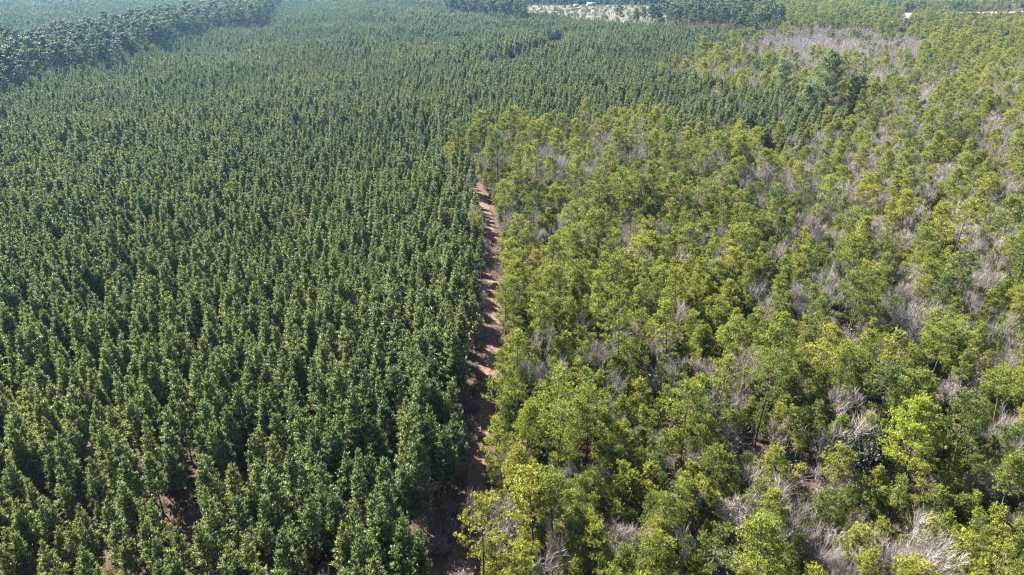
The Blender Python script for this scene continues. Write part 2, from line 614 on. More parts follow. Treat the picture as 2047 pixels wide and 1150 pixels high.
def woodland_pine(rng, H=12.0, Rm=2.4, zb=5.0, nl=24, lod=0, flat=0.5, lean=0.4, tuft=1.0, el0=-8, el1=55):
    """naturally grown pine: bare lower trunk, uneven limbs, needles bunched in pads towards the limb ends"""
    tr, cr = Geo(), Geo()
    T = trunk_line(rng, H, lean, 0.10)
    r0 = 0.010 * H + 0.03
    tube(tr, T, np.linspace(r0, r0 * 0.18, len(T)), 6 if lod == 0 else 3)
    Ps, Ds, Ts = [], [], []
    up = np.array([0, 0, 1.0])
    if lod:
        nl = int(nl * (0.75, 0.55)[lod - 1])
    for i in range(nl):
        t = ((i + rng.random()) / nl) ** 0.9
        z = zb + (H - zb) * t * 0.97
        az = i * 2.4 + rng.normal(0, 0.5)
        prof = (1 - t ** (1.5 + flat)) ** 0.6 * (0.55 + 0.45 * min(1, t / 0.3))
        Lb = Rm * prof * rng.uniform(0.55, 1.18) + 0.3
        el = R(el0 + (el1 - el0) * t + rng.normal(0, 10))
        d = np.array([math.cos(az) * math.cos(el), math.sin(az) * math.cos(el), math.sin(el)])
        o = on_line(T, z)
        side = unit(np.cross(d, up))
        bend = up * Lb * 0.22
        if lod < 2:
            tube(tr, [o, o + d * Lb * 0.5, o + d * Lb * 0.95 + bend * 0.8], [0.02 + 0.012 * Lb, 0.02 + 0.006 * Lb, 0.012], 3)
        m = max(2, int(Lb * (2.6, 1.7, 1.0)[lod]) + 1)
        for k in range(m):
            q = 0.45 + 0.55 * (k + rng.random() * 0.6) / m
            c = o + d * Lb * q + bend * q * q + side * rng.normal(0, 0.22 * Lb) * (1.2 - 0.5 * q)
            for j in range((6, 3, 1)[lod]):
                Ps.append(c + rng.normal(0, 1, 3) * np.array([0.24, 0.24, 0.13]) * tuft)
                Ds.append(d * 0.5 + up * 0.75 + rng.normal(0, 0.4, 3))
                Ts.append(rng.random())
    top = on_line(T, H)
    for k in range(5):
        Ps.append(top + rng.normal(0, 0.2, 3))
        Ds.append(up + rng.normal(0, 0.3, 3))
        Ts.append(0.4)
    P, D, Tn = np.array(Ps), np.array(Ds), np.array(Ts)
    if lod == 0:
        tufts(cr, P, D, 0.34 * tuft, 0.050 * tuft, 8, rng, 1, Tn, 1.0)
    elif lod == 1:
        tufts(cr, P, D, 0.58 * tuft, 0.22 * tuft, 1, rng, 1, Tn, 1.0)
    else:
        tufts(cr, P, D, 1.1 * tuft, 0.5 * tuft, 0, rng, 1, Tn)
    return tr, cr


def bare_tree(rng, H=9.0, spread=0.55, lod=0, multi=1, rad=0.085, wt=1.0, limbs=None):
    """leafless hardwood: trunk, forking limbs and a cloud of fine twigs"""
    tr, cr = Geo(), Geo()
    segs = []
    twP, twD, twL = [], [], []

    def grow(p, d, L, r, lv):
        d = unit(d)
        e = p + d * L + rng.normal(0, 0.04 * L, 3)
        mid = (p + e) / 2 + rng.normal(0, 0.05 * L, 3)
        segs.append((p, mid, e, r, lv))
        nmax = 3 if lod == 0 else 2
        if lv >= nmax:
            n = (14, 9, 5)[lod]
            for k in range(n):
                q = rng.uniform(0.2, 1.0)
                twP.append(p + (e - p) * q)
                twD.append(d * 0.8 + rng.normal(0, 0.42, 3) + np.array([0, 0, 0.45]))
                twL.append(L * rng.uniform(0.75, 1.5))
            return
        n = rng.integers(3, 5) if lv else rng.integers(4, 7)
        for k in range(n):
            q = rng.uniform(0.35, 1.0) if k else 1.0
            s = unit(rng.normal(size=3))
            s = s - d * (s @ d)
            nd = d + unit(s) * rng.uniform(0.40, 0.9) * (spread / 0.55) + np.array([0, 0, 0.34])
            grow(p + (e - p) * q, nd, L * rng.uniform(0.52, 0.74), r * 0.45, lv + 1)

    for k in range(multi):
        b = rng.normal(0, 0.12 * (multi > 1), 3)
        b[2] = 0
        d = np.array([0, 0, 1.0]) + rng.normal(0, 0.08 if multi == 1 else 0.3, 3)
        grow(b, d, H * (0.40 if multi == 1 else 0.36), rad / (1 if multi == 1 else 1.6), 0)
    for p, mid, e, r, lv in segs:
        g = tr if lv < 1 else cr
        if limbs is not None and lv == 1:                # main limbs handed out one by one
            lg = Geo()
            tube(lg, [p, mid, e], [r, r * 0.8, r * 0.55], 4, 0, 0.3)
            limbs.append(lg)
            continue
        s = (5 if lv == 0 else 3) if lod == 0 else 3
        tube(g, [p, mid, e], [r, r * 0.8, r * 0.55], s, 0 if lv < 1 else 1, rng.random() * 0.5)
    P, D, Lt = np.array(twP), np.array(twD), np.array(twL)
    D = unit(D)
    s = unit(np.cross(D, rng.normal(size=D.shape)))
    w = (0.017, 0.034, 0.085)[lod] * wt
    n = len(P)
    i = np.arange(n)
    bow = rng.normal(0, 0.08, (n, 3)) * Lt[:, None]
    V = np.stack([P - s * w / 2, P + s * w / 2, P + D * Lt[:, None] * 0.5 + bow - s * w * 0.4, P + D * Lt[:, None] * 0.5 + bow + s * w * 0.4, P + D * Lt[:, None]], 1).reshape(-1, 3)
    F = np.concatenate([np.stack([i * 5, i * 5 + 1, i * 5 + 3], 1), np.stack([i * 5, i * 5 + 3, i * 5 + 2], 1), np.stack([i * 5 + 2, i * 5 + 3, i * 5 + 4], 1)])
    cr.add(V, F, 1, np.repeat(rng.random(n), 5))
    return tr, cr


def leafy_shrub(rng, H=3.0, Rm=1.5, lod=0, leaf=0.2, n=420, lobes=9):
    """evergreen hardwood or shrub: stems and a crown of leaf sprays gathered in uneven lobes"""
    tr, cr = Geo(), Geo()
    Ps, Ds, Ts = [], [], []
    for k in range(lobes):
        az, rr = rng.random() * 6.28, Rm * math.sqrt(rng.random()) * 0.75
        zc = H * rng.uniform(0.45, 0.85) * (1 - 0.35 * (rr / Rm) ** 2)
        c = np.array([rr * math.cos(az), rr * math.sin(az), zc])
        rad = Rm * rng.uniform(0.3, 0.5)
        b = np.array([rng.normal(0, 0.1), rng.normal(0, 0.1), 0])
        tube(tr, [b, (b + c) / 2 + rng.normal(0, 0.1, 3), c], [0.05, 0.035, 0.012], 3)
        q = unit(rng.normal(size=(n // lobes, 3))) * (rng.random((n // lobes, 1)) ** 0.45) * rad
        q[:, 2] *= 0.8
        P = c + q
        P[:, 2] = np.maximum(P[:, 2], 0.15)
        Ps.append(P)
        Ds.append(unit(q) + np.array([0, 0, 0.4]))
        Ts.append(np.clip(rng.random(len(P)), 0, 1))
    blades(cr, np.concatenate(Ps), np.concatenate(Ds), (5, 3)[min(lod, 1)], leaf * (1, 1.6)[min(lod, 1)], leaf * (0.55, 1.0)[min(lod, 1)], 1.2, rng, 1, np.concatenate(Ts), lod == 0, 0.1)
    return tr, cr


def brush(rng, H=1.8, Rm=1.1, n=70, w=0.022):
    """a tangle of bare stems and dry grass blades"""
    g = Geo()
    a = rng.random(n) * 6.28
    r = Rm * np.sqrt(rng.random(n)) * 0.8
    P = np.stack([r * np.cos(a), r * np.sin(a), np.zeros(n)], 1)
    D = unit(np.stack([np.cos(a) * 0.35, np.sin(a) * 0.35, np.ones(n)], 1) + rng.normal(0, 0.35, (n, 3)) * np.array([1, 1, 0.2]))
    L = H * rng.uniform(0.4, 1.1, n)
    for rep in range(2):
        s = unit(np.cross(D, rng.normal(size=D.shape)))
        i = np.arange(len(P))
        V = np.stack([P - s * w, P + s * w, P + D * L[:, None]], 1).reshape(-1, 3)
        g.add(V, np.stack([i * 3, i * 3 + 1, i * 3 + 2], 1), 1, np.repeat(rng.random(len(P)), 3))
        q = rng.uniform(0.3, 0.9, (len(P), 1))
        P2 = np.repeat(P + D * L[:, None] * q, 2, 0)
        D = unit(np.repeat(D, 2, 0) + rng.normal(0, 0.6, (len(P2), 3)))
        L = np.repeat(L, 2) * 0.5
        P = P2
        P[:, 2] = np.maximum(P[:, 2], 0.05)
    i = np.arange(len(P))
    s = unit(np.cross(D, rng.normal(size=D.shape)))
    V = np.stack([P - s * w, P + s * w, P + D * L[:, None]], 1).reshape(-1, 3)
    V[:, 2] = np.maximum(V[:, 2], 0.03)
    g.add(V, np.stack([i * 3, i * 3 + 1, i * 3 + 2], 1), 1, np.repeat(rng.random(len(P)), 3))
    return Geo(), g


def cluster(rng, make, n, cell, jit=0.25, smin=0.85, smax=1.15):
    """n x n trees of a cell-sized patch joined, for the distance"""
    g = Geo()
    for i in range(n):
        for j in range(n):
            tr, cr = make(rng)
            s = rng.uniform(smin, smax)
            p = ((i + 0.5 - n / 2) * cell + rng.normal(0, jit * cell), (j + 0.5 - n / 2) * cell + rng.normal(0, jit * cell), 0)
            rz = rng.random() * 6.28
            if tr.v:
                g.merged(tr, p, s, rz)
            g.merged(cr, p, s, rz)
    return g


class Kind:
    """a tree kind: near variants as trunk + crown meshes (shared by every tree) and joined prototypes for the masses"""
    def __init__(self, name, mats, seed):
        self.name, self.mats, self.rng = name, mats, np.random.default_rng(seed)
        self.near, self.levels = [], {0: [], 1: [], 2: []}

    def add_near(self, tr, cr, H):
        tm = tr.mesh(self.name + '_trunk', self.mats)
        cm = cr.mesh(self.name + '_crown', self.mats)
        self.near.append((tm, cm, H))
        g = Geo()
        g.merged(tr)
        g.merged(cr)
        self.add_proto(0, g)

    def add_proto(self, lv, g):
        o = bpy.data.objects.new(self.name, g.mesh(self.name + '_mass', self.mats))
        self.levels[lv].append(o)


MB = [M['bark'], M['plant']]
K = {}
k = K['plantation_pine'] = Kind('plantation_pine', MB, 11)
for i in range(14):
    H = k.rng.uniform(10.4, 13.4)
    k.add_near(*plantation_pine(k.rng, H, k.rng.uniform(1.5, 2.1), k.rng.uniform(2.6, 4.4)), H)
for i in range(6):
    k.add_proto(2, cluster(k.rng, lambda r: plantation_pine(r, r.uniform(10.5, 13.0), r.uniform(1.5, 2.1), 3.6, 0), 2, 3.05))

MW = [M['bark'], M['wood']]
k = K['woodland_pine'] = Kind('woodland_pine', MW, 21)
for i in range(12):
    H = k.rng.uniform(9.0, 14.0)
    k.add_near(*woodland_pine(k.rng, H, k.rng.uniform(1.5, 2.8), H * k.rng.uniform(0.25, 0.62), int(k.rng.integers(20, 36)), 0, k.rng.uniform(0.1, 1.8), k.rng.uniform(0.2, 0.9)), H)
for i in range(6):
    k.add_proto(2, cluster(k.rng, lambda r: woodland_pine(r, r.uniform(9, 15), r.uniform(1.9, 3.0), 4.5, 26, 0, 0.8, 0.4, 1.25), 2, 3.9, 0.3, 0.55, 1.25))

k = K['young_pine'] = Kind('young_pine', MW, 31)
for i in range(10):
    H = k.rng.uniform(4.6, 8.2)
    k.add_near(*woodland_pine(k.rng, H, k.rng.uniform(0.95, 1.5), H * k.rng.uniform(0.12, 0.3), int(k.rng.integers(16, 30)), 0, k.rng.uniform(-0.4, 0.3), 0.25, 1.0, k.rng.uniform(-5, 15), 65), H)

k = K['tall_pine'] = Kind('tall_pine', [M['bark'], M['far']], 41)
for i in range(5):
    H = k.rng.uniform(18, 22)
    k.add_near(*woodland_pine(k.rng, H, k.rng.uniform(3.2, 4.2), H * k.rng.uniform(0.5, 0.62), int(k.rng.integers(24, 32)), 1, 1.2, 0.8, 1.5), H)
for i in range(5):
    k.add_proto(2, cluster(k.rng, lambda r: woodland_pine(r, r.uniform(18, 24), r.uniform(3.2, 4.4), 10, 30, 0, 1.0, 0.6, 1.5), 2, 6.0, 0.3, 0.7, 1.1))

k = K['bare_tree'] = Kind('bare_tree', [M['greybark'], M['twig']], 51)
for i in range(7):
    H = k.rng.uniform(7, 10)
    k.add_near(*bare_tree(k.rng, H, k.rng.uniform(0.45, 0.62), 0, 1 if i < 4 else 3), H)
for i in range(5):
    k.add_proto(2, cluster(k.rng, lambda r: bare_tree(r, r.uniform(9, 13), 0.6, 1, 1), 2, 4.0, 0.3, 0.8, 1.2))

k = K['evergreen_shrub'] = Kind('evergreen_shrub', [M['bark'], M['ever']], 61)
for i in range(6):
    H = k.rng.uniform(2.4, 4.2)
    k.add_near(*leafy_shrub(k.rng, H, k.rng.uniform(1.1, 1.8)), H)

k = K['undergrowth'] = Kind('undergrowth', [M['bark'], M['twig']], 71)
for i in range(5):
    k.add_proto(0, brush(k.rng, k.rng.uniform(1.2, 2.6), k.rng.uniform(0.8, 1.4))[1])
k = K['dry_grass'] = Kind('dry_grass', [M['bark'], M['brown']], 72)
for i in range(4):
    k.add_proto(0, brush(k.rng, k.rng.uniform(0.5, 1.1), k.rng.uniform(0.6, 1.2), 60, 0.03)[1])

# ------------------------------------------------------------------ zones on the ground (from the photograph, at canopy height)
ZC = 9.0
WOODS = poly_world([(905, 1500), (905, 1160), (925, 1090), (955, 980), (968, 840), (975, 720), (982, 600), (978, 480), (960, 400), (915, 340),
                    (862, 300), (868, 262), (900, 250), (1010, 246), (1110, 250), (1250, 226), (1330, 250), (1440, 262), (1520, 276), (1600, 282), (1650, 268), (1720, 262),
                    (1735, 236), (1690, 214), (1600, 205), (1530, 175), (1480, 178), (1400, 168), (1340, 140), (1390, 100), (1470, 92), (1500, 58), (1545, 44), (1560, -12), (2700, -12), (2700, 1500)], ZC)
GREY = poly_world([(1485, 92), (1510, 62), (1600, 52), (1700, 58), (1780, 66), (1850, 80), (1840, 110), (1800, 130), (1850, 150), (1850, 190), (1790, 205), (1760, 180), (1700, 150), (1640, 130), (1590, 142), (1540, 112)], ZC)
BELT = np.concatenate([poly_world([(-400, 300), (0, 190), (100, 152), (240, 128), (300, 98), (430, 62), (525, 54), (548, 24)], 10.0),
                       poly_world([(562, 0), (420, 6), (290, 27), (150, 48), (0, 66), (-400, 110)], 24.0)])
TREELINE = poly_world([(895, 22), (960, 30), (1050, 38), (1056, 26), (1040, 12), (960, 6), (890, 6)], 10.0)
PINELINE = poly_world([(1235, 50), (1330, 54), (1420, 60), (1500, 66), (1560, 60), (1560, 38), (1460, 22), (1340, 24), (1250, 30)], 8.0)
MIXFAR = poly_world([(1330, 24), (1480, 36), (1700, 46), (1800, 30), (1830, 10), (1780, -14), (1330, -14)], 8.0)
GAPLINES = [poly_world([(995, 134), (1050, 118), (1112, 96), (1110, 78)], 4.0), poly_world([(160, 318), (250, 300), (310, 285)], 4.0), poly_world([(905, 152), (950, 140)], 4.0)]
ROWDIR = R(-24.5)


def grid(ax, ay, ang, ymin, ymax, jit, seed, margin=60, near=0.0):
    """jittered grid turned by ang, cut to what the camera could see (and a margin)"""
    rng = np.random.default_rng(seed)
    Rr = ymax * 1.4
    n, m = int(2 * Rr / ax), int(2 * Rr / ay)
    gx, gy = np.meshgrid((np.arange(n) - n / 2) * ax, (np.arange(m) - m / 2) * ay)
    gx, gy = gx.ravel(), gy.ravel()
    c, s = math.cos(ang), math.sin(ang)
    x, y = gx * c + gy * -s * -1, -gx * s + gy * c
    keep = (y > ymin) & (y < ymax) & (np.abs(x) < 0.80 * y + margin)
    x, y = x[keep], y[keep]
    x = x + rng.normal(0, jit * ax, len(x))
    y = y + rng.normal(0, jit * ay, len(y))
    return x, y, rng


FAR = 1500.0
items = {n: {0: [], 1: [], 2: []} for n in K}     # (x, y, rot, scale, sz)


def put(kind, lv, x, y, rng, smin, smax, sc=None):
    if len(x) == 0:
        return
    s = rng.uniform(smin, smax, len(x)) if sc is None else sc
    items[kind][lv].append(np.stack([x, y, rng.random(len(x)) * 6.283, s, s * rng.uniform(0.92, 1.12, len(x))], 1))


def mask_zones(x, y):
    w1 = 26.0 * (vnoise(x + 50, y + 90, 16.0) - 0.5) * (y > 170)
    w2 = 44.0 * (vnoise(x + 650, y + 90, 20.0) - 0.5) * (y > 240)
    woods, belt = inside(WOODS, x + w1, y + w2), inside(BELT, x, y)
    tl, pl, mf = inside(TREELINE, x, y), inside(PINELINE, x, y), inside(MIXFAR, x, y)
    open_ = inside(FIELD_YARD, x, y) | inside(FIELD_EAST, x, y) | inside(FIELD_WEST, x, y)
    for ln, w in ((ROAD, 26.0), (DRIVE, 9.0)):
        open_ |= dist_line(ln, x, y)[0] < w
    return woods, belt, tl, pl, mf, open_


D2 = 540.0
HEROES = []            # (x, y, radius kept clear), filled below before scattering

# hero trees: (kind of builder, base px, top y px, options)
hero_spec = [
    ('yellow_pine', 1797, 985, 800),
    ('limbed_pine', 1690, 692, 545),
    ('leaning_pine', 1852, 782, 648),
    ('thin_crowned_pine', 1504, 908, 705),
    ('track_pine', 1066, 482, 392),
    ('golden_pine', 1073, 574, 503),
    ('limbed_pine_b', 1113, 990, 815),
    ('edge_pine', 1010, 700, 560),
    ('grey_crown', 1120, 388, 290),
    ('pale_tree', 1626, 975, 810),
    ('magnolia', 1712, 968, 850),
    ('cedar', 1880, 880, 790),
    ('grey_bush', 1462, 1088, 985),
    ('grey_mass', 1000, 1075, 985),
    ('grey_mid', 1350, 850, 745),
    ('big_pine', 1640, 248, 108),
    ('big_pine_b', 1556, 222, 122),
    ('big_pine_c', 1700, 256, 150),
    ('big_pine_d', 1604, 262, 172),
    ('flat_pine', 1241, 312, 226),
    ('snag', 1908, 474, 372),
    ('snag_b', 1950, 452, 362),
    ('snag_c', 1686, 496, 420),
    ('snag_d', 1797, 486, 424),
    ('snag_e', 1975, 890, 745),
    ('end_pine', 996, 392, 262),
    ('end_pine_b', 1042, 352, 266),
]
for h in hero_spec:
    x, y, hh = height_for(h[1], h[2], h[3])
    HEROES.append((h[0], x, y, hh))


def clear_of_heroes(x, y, mul=1.0):
    ok = np.ones(len(x), bool)
    for n, hx, hy, hh in HEROES:
        rad = (4.4 if n in ('magnolia', 'yellow_pine') else 2.4) * mul
        ok &= np.hypot(x - hx, y - hy) > rad
        # keep the sight line to the visible trunk open: low growth just in front of it
        d = math.hypot(hx, hy)
        t = (x * hx + y * hy) / d
        off = np.abs(x * hy - y * hx) / d
        front = 9.0 if n in ('magnolia', 'yellow_pine', 'pale_tree', 'grey_bush', 'grey_mid', 'grey_crown', 'limbed_pine') else 6.0
        ok &= ~((t > d - front) & (t < d) & (off < 2.4))
    return ok


def before_road(x, y):
    d, side = dist_line(ROAD, x, y)
    near = (y < 1180) & (x > 560) & (x < 900)
    return near & (d < 75), near & (d >= 75) & (d < 230)


MIXWEDGE = poly_world([(1250, 228), (1330, 140), (1390, 100), (1500, 60), (1560, 130), (1735, 236), (1600, 284), (1440, 264)], ZC)


def plantation(x, y, rng, lv):
    woods, belt, tl, pl, mf, open_ = mask_zones(x, y)
    dtr, side = dist_line(TRACK, x, y)
    ok = ~(woods | belt | tl | pl | mf | open_) & (dtr > np.where(y > 115, 2.9, 2.5))
    ok &= ~((dtr < 7) & (rng.random(len(x)) < 0.38))
    ok &= ~(inside(MIXWEDGE, x, y) & (rng.random(len(x)) < 0.30))
    for ln, gw in zip(GAPLINES, (9.0, 6.5, 5.5)):
        ok &= dist_line(ln, x, y)[0] > gw
    nz = vnoise(x, y, 55.0)
    ok &= rng.random(len(x)) > (0.07 + 0.14 * (vnoise(x, y, 14.0) > 0.80))
    edge = (dtr < 15) & (y < 85)                 # ragged, brushy margin by the track close to the drone
    ok &= ~(edge & (rng.random(len(x)) < 0.10))
    ok &= ~((y < 90) & (rng.random(len(x)) < 0.07))
    sc = (0.74 + 0.42 * nz) * rng.uniform(0.86, 1.12, len(x))
    sc = np.where(rng.random(len(x)) < 0.06, sc * 0.72, sc)
    put('plantation_pine', lv, x[ok], y[ok], rng, 1, 1, sc[ok])


x, y, rng = grid(3.35, 2.85, ROWDIR, 18, D2, 0.29, 101)
plantation(x, y, rng, 0)
x, y, rng = grid(6.1, 6.1, ROWDIR, D2, FAR, 0.22, 103, 120)
plantation(x, y, rng, 2)


def woods_fill(x, y, rng, lv, cell):
    woods, belt, tl, pl, mf, open_ = mask_zones(x, y)
    wob = 26.0 * (vnoise(x + 300, y, 30.0) - 0.5)
    grey = inside(GREY, x + wob, y + 2.2 * wob) | inside(GREY, x - 0.6 * wob, y + 40 * (vnoise(x, y + 700, 18.0) - 0.5))
    east = (x > 0.22 * y) & (y > 200)
    dtr, side = dist_line(TRACK, x, y)
    scrub = inside(FIELD_YARD, x, y) | inside(FIELD_EAST, x, y)
    ok = (((woods | (mf & (lv == 2))) & ~open_) | (scrub & (lv == 2) & (rng.random(len(x)) < 0.25))) & (dtr > np.where(y > 115, 2.8, 2.4))
    ok |= inside(MIXWEDGE, x, y) & (rng.random(len(x)) < 0.20)
    ok &= clear_of_heroes(x, y)
    n1, n2 = vnoise(x, y, 22.0), vnoise(x + 900, y, 11.0)
    n1 = n1 - 0.35 * ((y < 75) & (x < 22)) - 0.10 * (y < 110)          # greener by the lower track and close to the drone
    u = rng.random(len(x))
    if lv < 2:
        bare_p = np.where(grey, 0.86, 0.05 + 0.25 * (n1 > 0.61) + 0.08 * (n2 > 0.62) + 0.10 * east)
        pine_p = np.where(grey, 0.12, 0.11 + 0.07 * (n1 < 0.45))
        shrub_p = 0.06
        gap_p = np.where(grey, 0.02, 0.05 + 0.12 * (n2 < 0.25))
        c1 = bare_p; c2 = c1 + pine_p; c3 = c2 + shrub_p; c4 = c3 + gap_p
        b, p, s = ok & (u < c1), ok & (u >= c1) & (u < c2), ok & (u >= c2) & (u < c3)
        q = ok & (u >= c4)
        put('bare_tree', lv, x[b], y[b], rng, 0.7, 1.3)
        sc = rng.uniform(0.55, 0.98, len(x)) + 0.42 * (rng.random(len(x)) < 0.20)
        put('woodland_pine', lv, x[p], y[p], rng, 1, 1, sc[p])
        put('evergreen_shrub', lv, x[s], y[s], rng, 0.7, 1.25)
        put('young_pine', lv, x[q], y[q], rng, 0.55, 1.25)
    else:
        gone, low = before_road(x, y)
        ok &= ~(gone & (rng.random(len(x)) < 0.9))
        b = ok & (u < np.where(grey, 0.90, 0.18 + 0.22 * (n1 > 0.6) + 0.15 * mf))
        p = ok & ~b & (u < 0.96)
        sc = rng.uniform(0.75, 1.15, len(x)) * np.where(low | scrub, 0.5, 1.0)
        put('bare_tree', 2, x[b], y[b], rng, 1, 1, sc[b])
        put('woodland_pine', 2, x[p], y[p], rng, 1, 1, sc[p])


x, y, rng = grid(2.0, 2.0, 0.3, 18, D2, 0.36, 111)
woods_fill(x, y, rng, 0, 2.6)
x, y, rng = grid(8.0, 8.0, 0.3, D2, FAR, 0.25, 113, 120)
woods_fill(x, y, rng, 2, 8.0)

# belts of tall pines far off
x, y, rng = grid(7.5, 7.5, 0.1, 240, FAR, 0.3, 121, 120)
woods, belt, tl, pl, mf, open_ = mask_zones(x, y)
ok = (belt | tl | pl) & ~open_
u = rng.random(len(x))
b = ok & (u < 0.14)
put('bare_tree', 2, x[b], y[b], rng, 0.9, 1.3)
t_ = ok & (u >= 0.14) & ~(pl & (u < 0.58))
low = ok & (rng.random(len(x)) < np.where(belt, 0.75, np.where(pl, 0.12, 0.35)))
put('woodland_pine', 2, x[low] + 3.0, y[low] + 2.0, rng, 0.6, 1.0)
tall_x, tall_y = x[t_], y[t_]

# brush and dry grass on the woodland floor, along the track, and here and there among the planted rows
x, y, rng = grid(1.7, 1.7, 0.5, 18, 190, 0.35, 131, 20)
woods, belt, tl, pl, mf, open_ = mask_zones(x, y)
dtr, side = dist_line(TRACK, x, y)
n2 = vnoise(x, y, 9.0)
fr = np.where(dtr < 3.0, 0.5, np.where(woods, 0.62, np.where((dtr < 22) & (y < 110), 0.55, 0.14)))
ok = ((dtr > 1.7) | ((dtr < 0.35) & (rng.random(len(x)) < 0.5))) & (rng.random(len(x)) < np.where(dtr < 0.4, 1.0, fr))
g_ = rng.random(len(x)) < 0.35
put('undergrowth', 0, x[ok & ~g_], y[ok & ~g_], rng, 0.5, 1.25)
put('dry_grass', 0, x[ok & g_], y[ok & g_], rng, 0.6, 1.3)

# shrubs and bare saplings in the brushy margin left of the track
x, y, rng = grid(3.0, 3.0, 0.7, 22, 95, 0.3, 141, 10)
woods = mask_zones(x, y)[0]
dtr, side = dist_line(TRACK, x, y)
u = rng.random(len(x))
ok = ~woods & (dtr > 3.2) & (dtr < 24)
put('evergreen_shrub', 0, x[ok & (u < 0.2)], y[ok & (u < 0.2)], rng, 0.6, 1.2)
m_ = ok & (u > 0.2) & (u < 0.40)
put('bare_tree', 0, x[m_], y[m_], rng, 0.4, 0.75)

# ------------------------------------------------------------------ individuals (largest in the photograph) and masses
CAP = 300


def site_tone(x, y):
    return np.clip(1.6 * (0.6 * vnoise(x + 70, y, 48.0) + 0.4 * vnoise(x, y + 330, 17.0)) - 0.4, 0, 1)



def instancer(name, kind, data, protos):
    """ONE object of kind stuff: points that carry a prototype each"""
    data = np.concatenate(data) if data else np.zeros((0, 6))
    if len(data) == 0:
        return
    me = bpy.data.meshes.new(name)
    n = len(data)
    me.vertices.add(n)
    me.vertices.foreach_set('co', np.stack([data[:, 0], data[:, 1], np.zeros(n)], 1).astype(np.float32).ravel())
    for an, col, ty in (('turn', 2, 'FLOAT'), ('size', 3, 'FLOAT'), ('rise', 4, 'FLOAT')):
        a = me.attributes.new(an, ty, 'POINT')
        a.data.foreach_set('value', data[:, col].astype(np.float32))
    a = me.attributes.new('tone', 'FLOAT', 'POINT')
    a.data.foreach_set('value', site_tone(data[:, 0], data[:, 1]).astype(np.float32))
    a = me.attributes.new('which', 'INT', 'POINT')
    a.data.foreach_set('value', data[:, 5].astype(np.int32))
    col = bpy.data.collections.new(name + ' kinds')
    for p in protos:
        col.objects.link(p)
    order = {p.name: i for i, p in enumerate(sorted(protos, key=lambda q: q.name))}
    assert [order[p.name] for p in protos] == list(range(len(protos)))
    o = link(bpy.data.objects.new(name, me))
    tag(o, kind='stuff')
    ng = bpy.data.node_groups.new(name, 'GeometryNodeTree')
    ng.interface.new_socket('Geometry', in_out='INPUT', socket_type='NodeSocketGeometry')
    ng.interface.new_socket('Geometry', in_out='OUTPUT', socket_type='NodeSocketGeometry')
    N, L = ng.nodes, ng.links
    gi, go = N.new('NodeGroupInput'), N.new('NodeGroupOutput')
    ci = N.new('GeometryNodeCollectionInfo')
    ci.inputs['Collection'].default_value = col
    ci.inputs['Separate Children'].default_value = True
    ci.inputs['Reset Children'].default_value = True
    ip = N.new('GeometryNodeInstanceOnPoints')

    def attr(nm, ty='FLOAT'):
        a = N.new('GeometryNodeInputNamedAttribute')
        a.data_type = ty
        a.inputs['Name'].default_value = nm
        return a.outputs['Attribute']
    cx = N.new('ShaderNodeCombineXYZ')
    L.new(attr('turn'), cx.inputs[2])
    for ix_, fn in ((0, 7.3), (1, 5.1)):                 # every tree leans a little its own way
        mu, si, sm = (N.new('ShaderNodeMath') for _ in range(3))
        mu.operation, si.operation, sm.operation = 'MULTIPLY', 'SINE', 'MULTIPLY'
        L.new(attr('turn'), mu.inputs[0])
        mu.inputs[1].default_value = fn
        L.new(mu.outputs[0], si.inputs[0])
        L.new(si.outputs[0], sm.inputs[0])
        sm.inputs[1].default_value = 0.045
        L.new(sm.outputs[0], cx.inputs[ix_])
    cs = N.new('ShaderNodeCombineXYZ')
    sz = attr('size')
    L.new(sz, cs.inputs[0])
    L.new(sz, cs.inputs[1])
    L.new(attr('rise'), cs.inputs[2])
    L.new(gi.outputs[0], ip.inputs['Points'])
    L.new(ci.outputs[0], ip.inputs['Instance'])
    ip.inputs['Pick Instance'].default_value = True
    L.new(attr('which', 'INT'), ip.inputs['Instance Index'])
    L.new(cx.outputs[0], ip.inputs['Rotation'])
    L.new(cs.outputs[0], ip.inputs['Scale'])
    L.new(ip.outputs[0], go.inputs[0])
    md = o.modifiers.new('scatter', 'NODES')
    md.node_group = ng
    return o


def tree_thing(name, tm, cm, x, y, rz, s, sz, label, cat, group=None):
    t = empty(name, (x, y, 0), rz, (s, s, sz))
    t.rotation_euler = (0.045 * math.sin(7.3 * rz), 0.045 * math.sin(5.1 * rz), rz)
    tag(t, label, cat, group)
    child('trunk', tm, t)
    child('crown', cm, t)['tone'] = float(site_tone(np.array([x]), np.array([y]))[0])
    return t


def where(x, y):
    dtr, side = dist_line(TRACK, np.array([x]), np.array([y]))
    return dtr[0], side[0]


TAKEN = set()


ONES = 'zero one two three four five six seven eight nine ten eleven twelve thirteen fourteen fifteen sixteen seventeen eighteen nineteen'.split()
TENS = 'x x twenty thirty forty fifty sixty seventy eighty ninety'.split()


def spell(v, k_=0):
    n = int(round(min(max(float(v), 0), 99)))
    if k_:
        n = int(min(max(float(v), 0), 99))
    w = ONES[n] if n < 20 else TENS[n // 10] + ('' if n % 10 == 0 else '-' + ONES[n % 10])
    return w + ('', '-point-' + ONES[int((float(v) % 1) * 10)])[k_ > 0] + ('', '-' + ONES[int((float(v) * 10 % 1) * 10)])[k_ > 1]


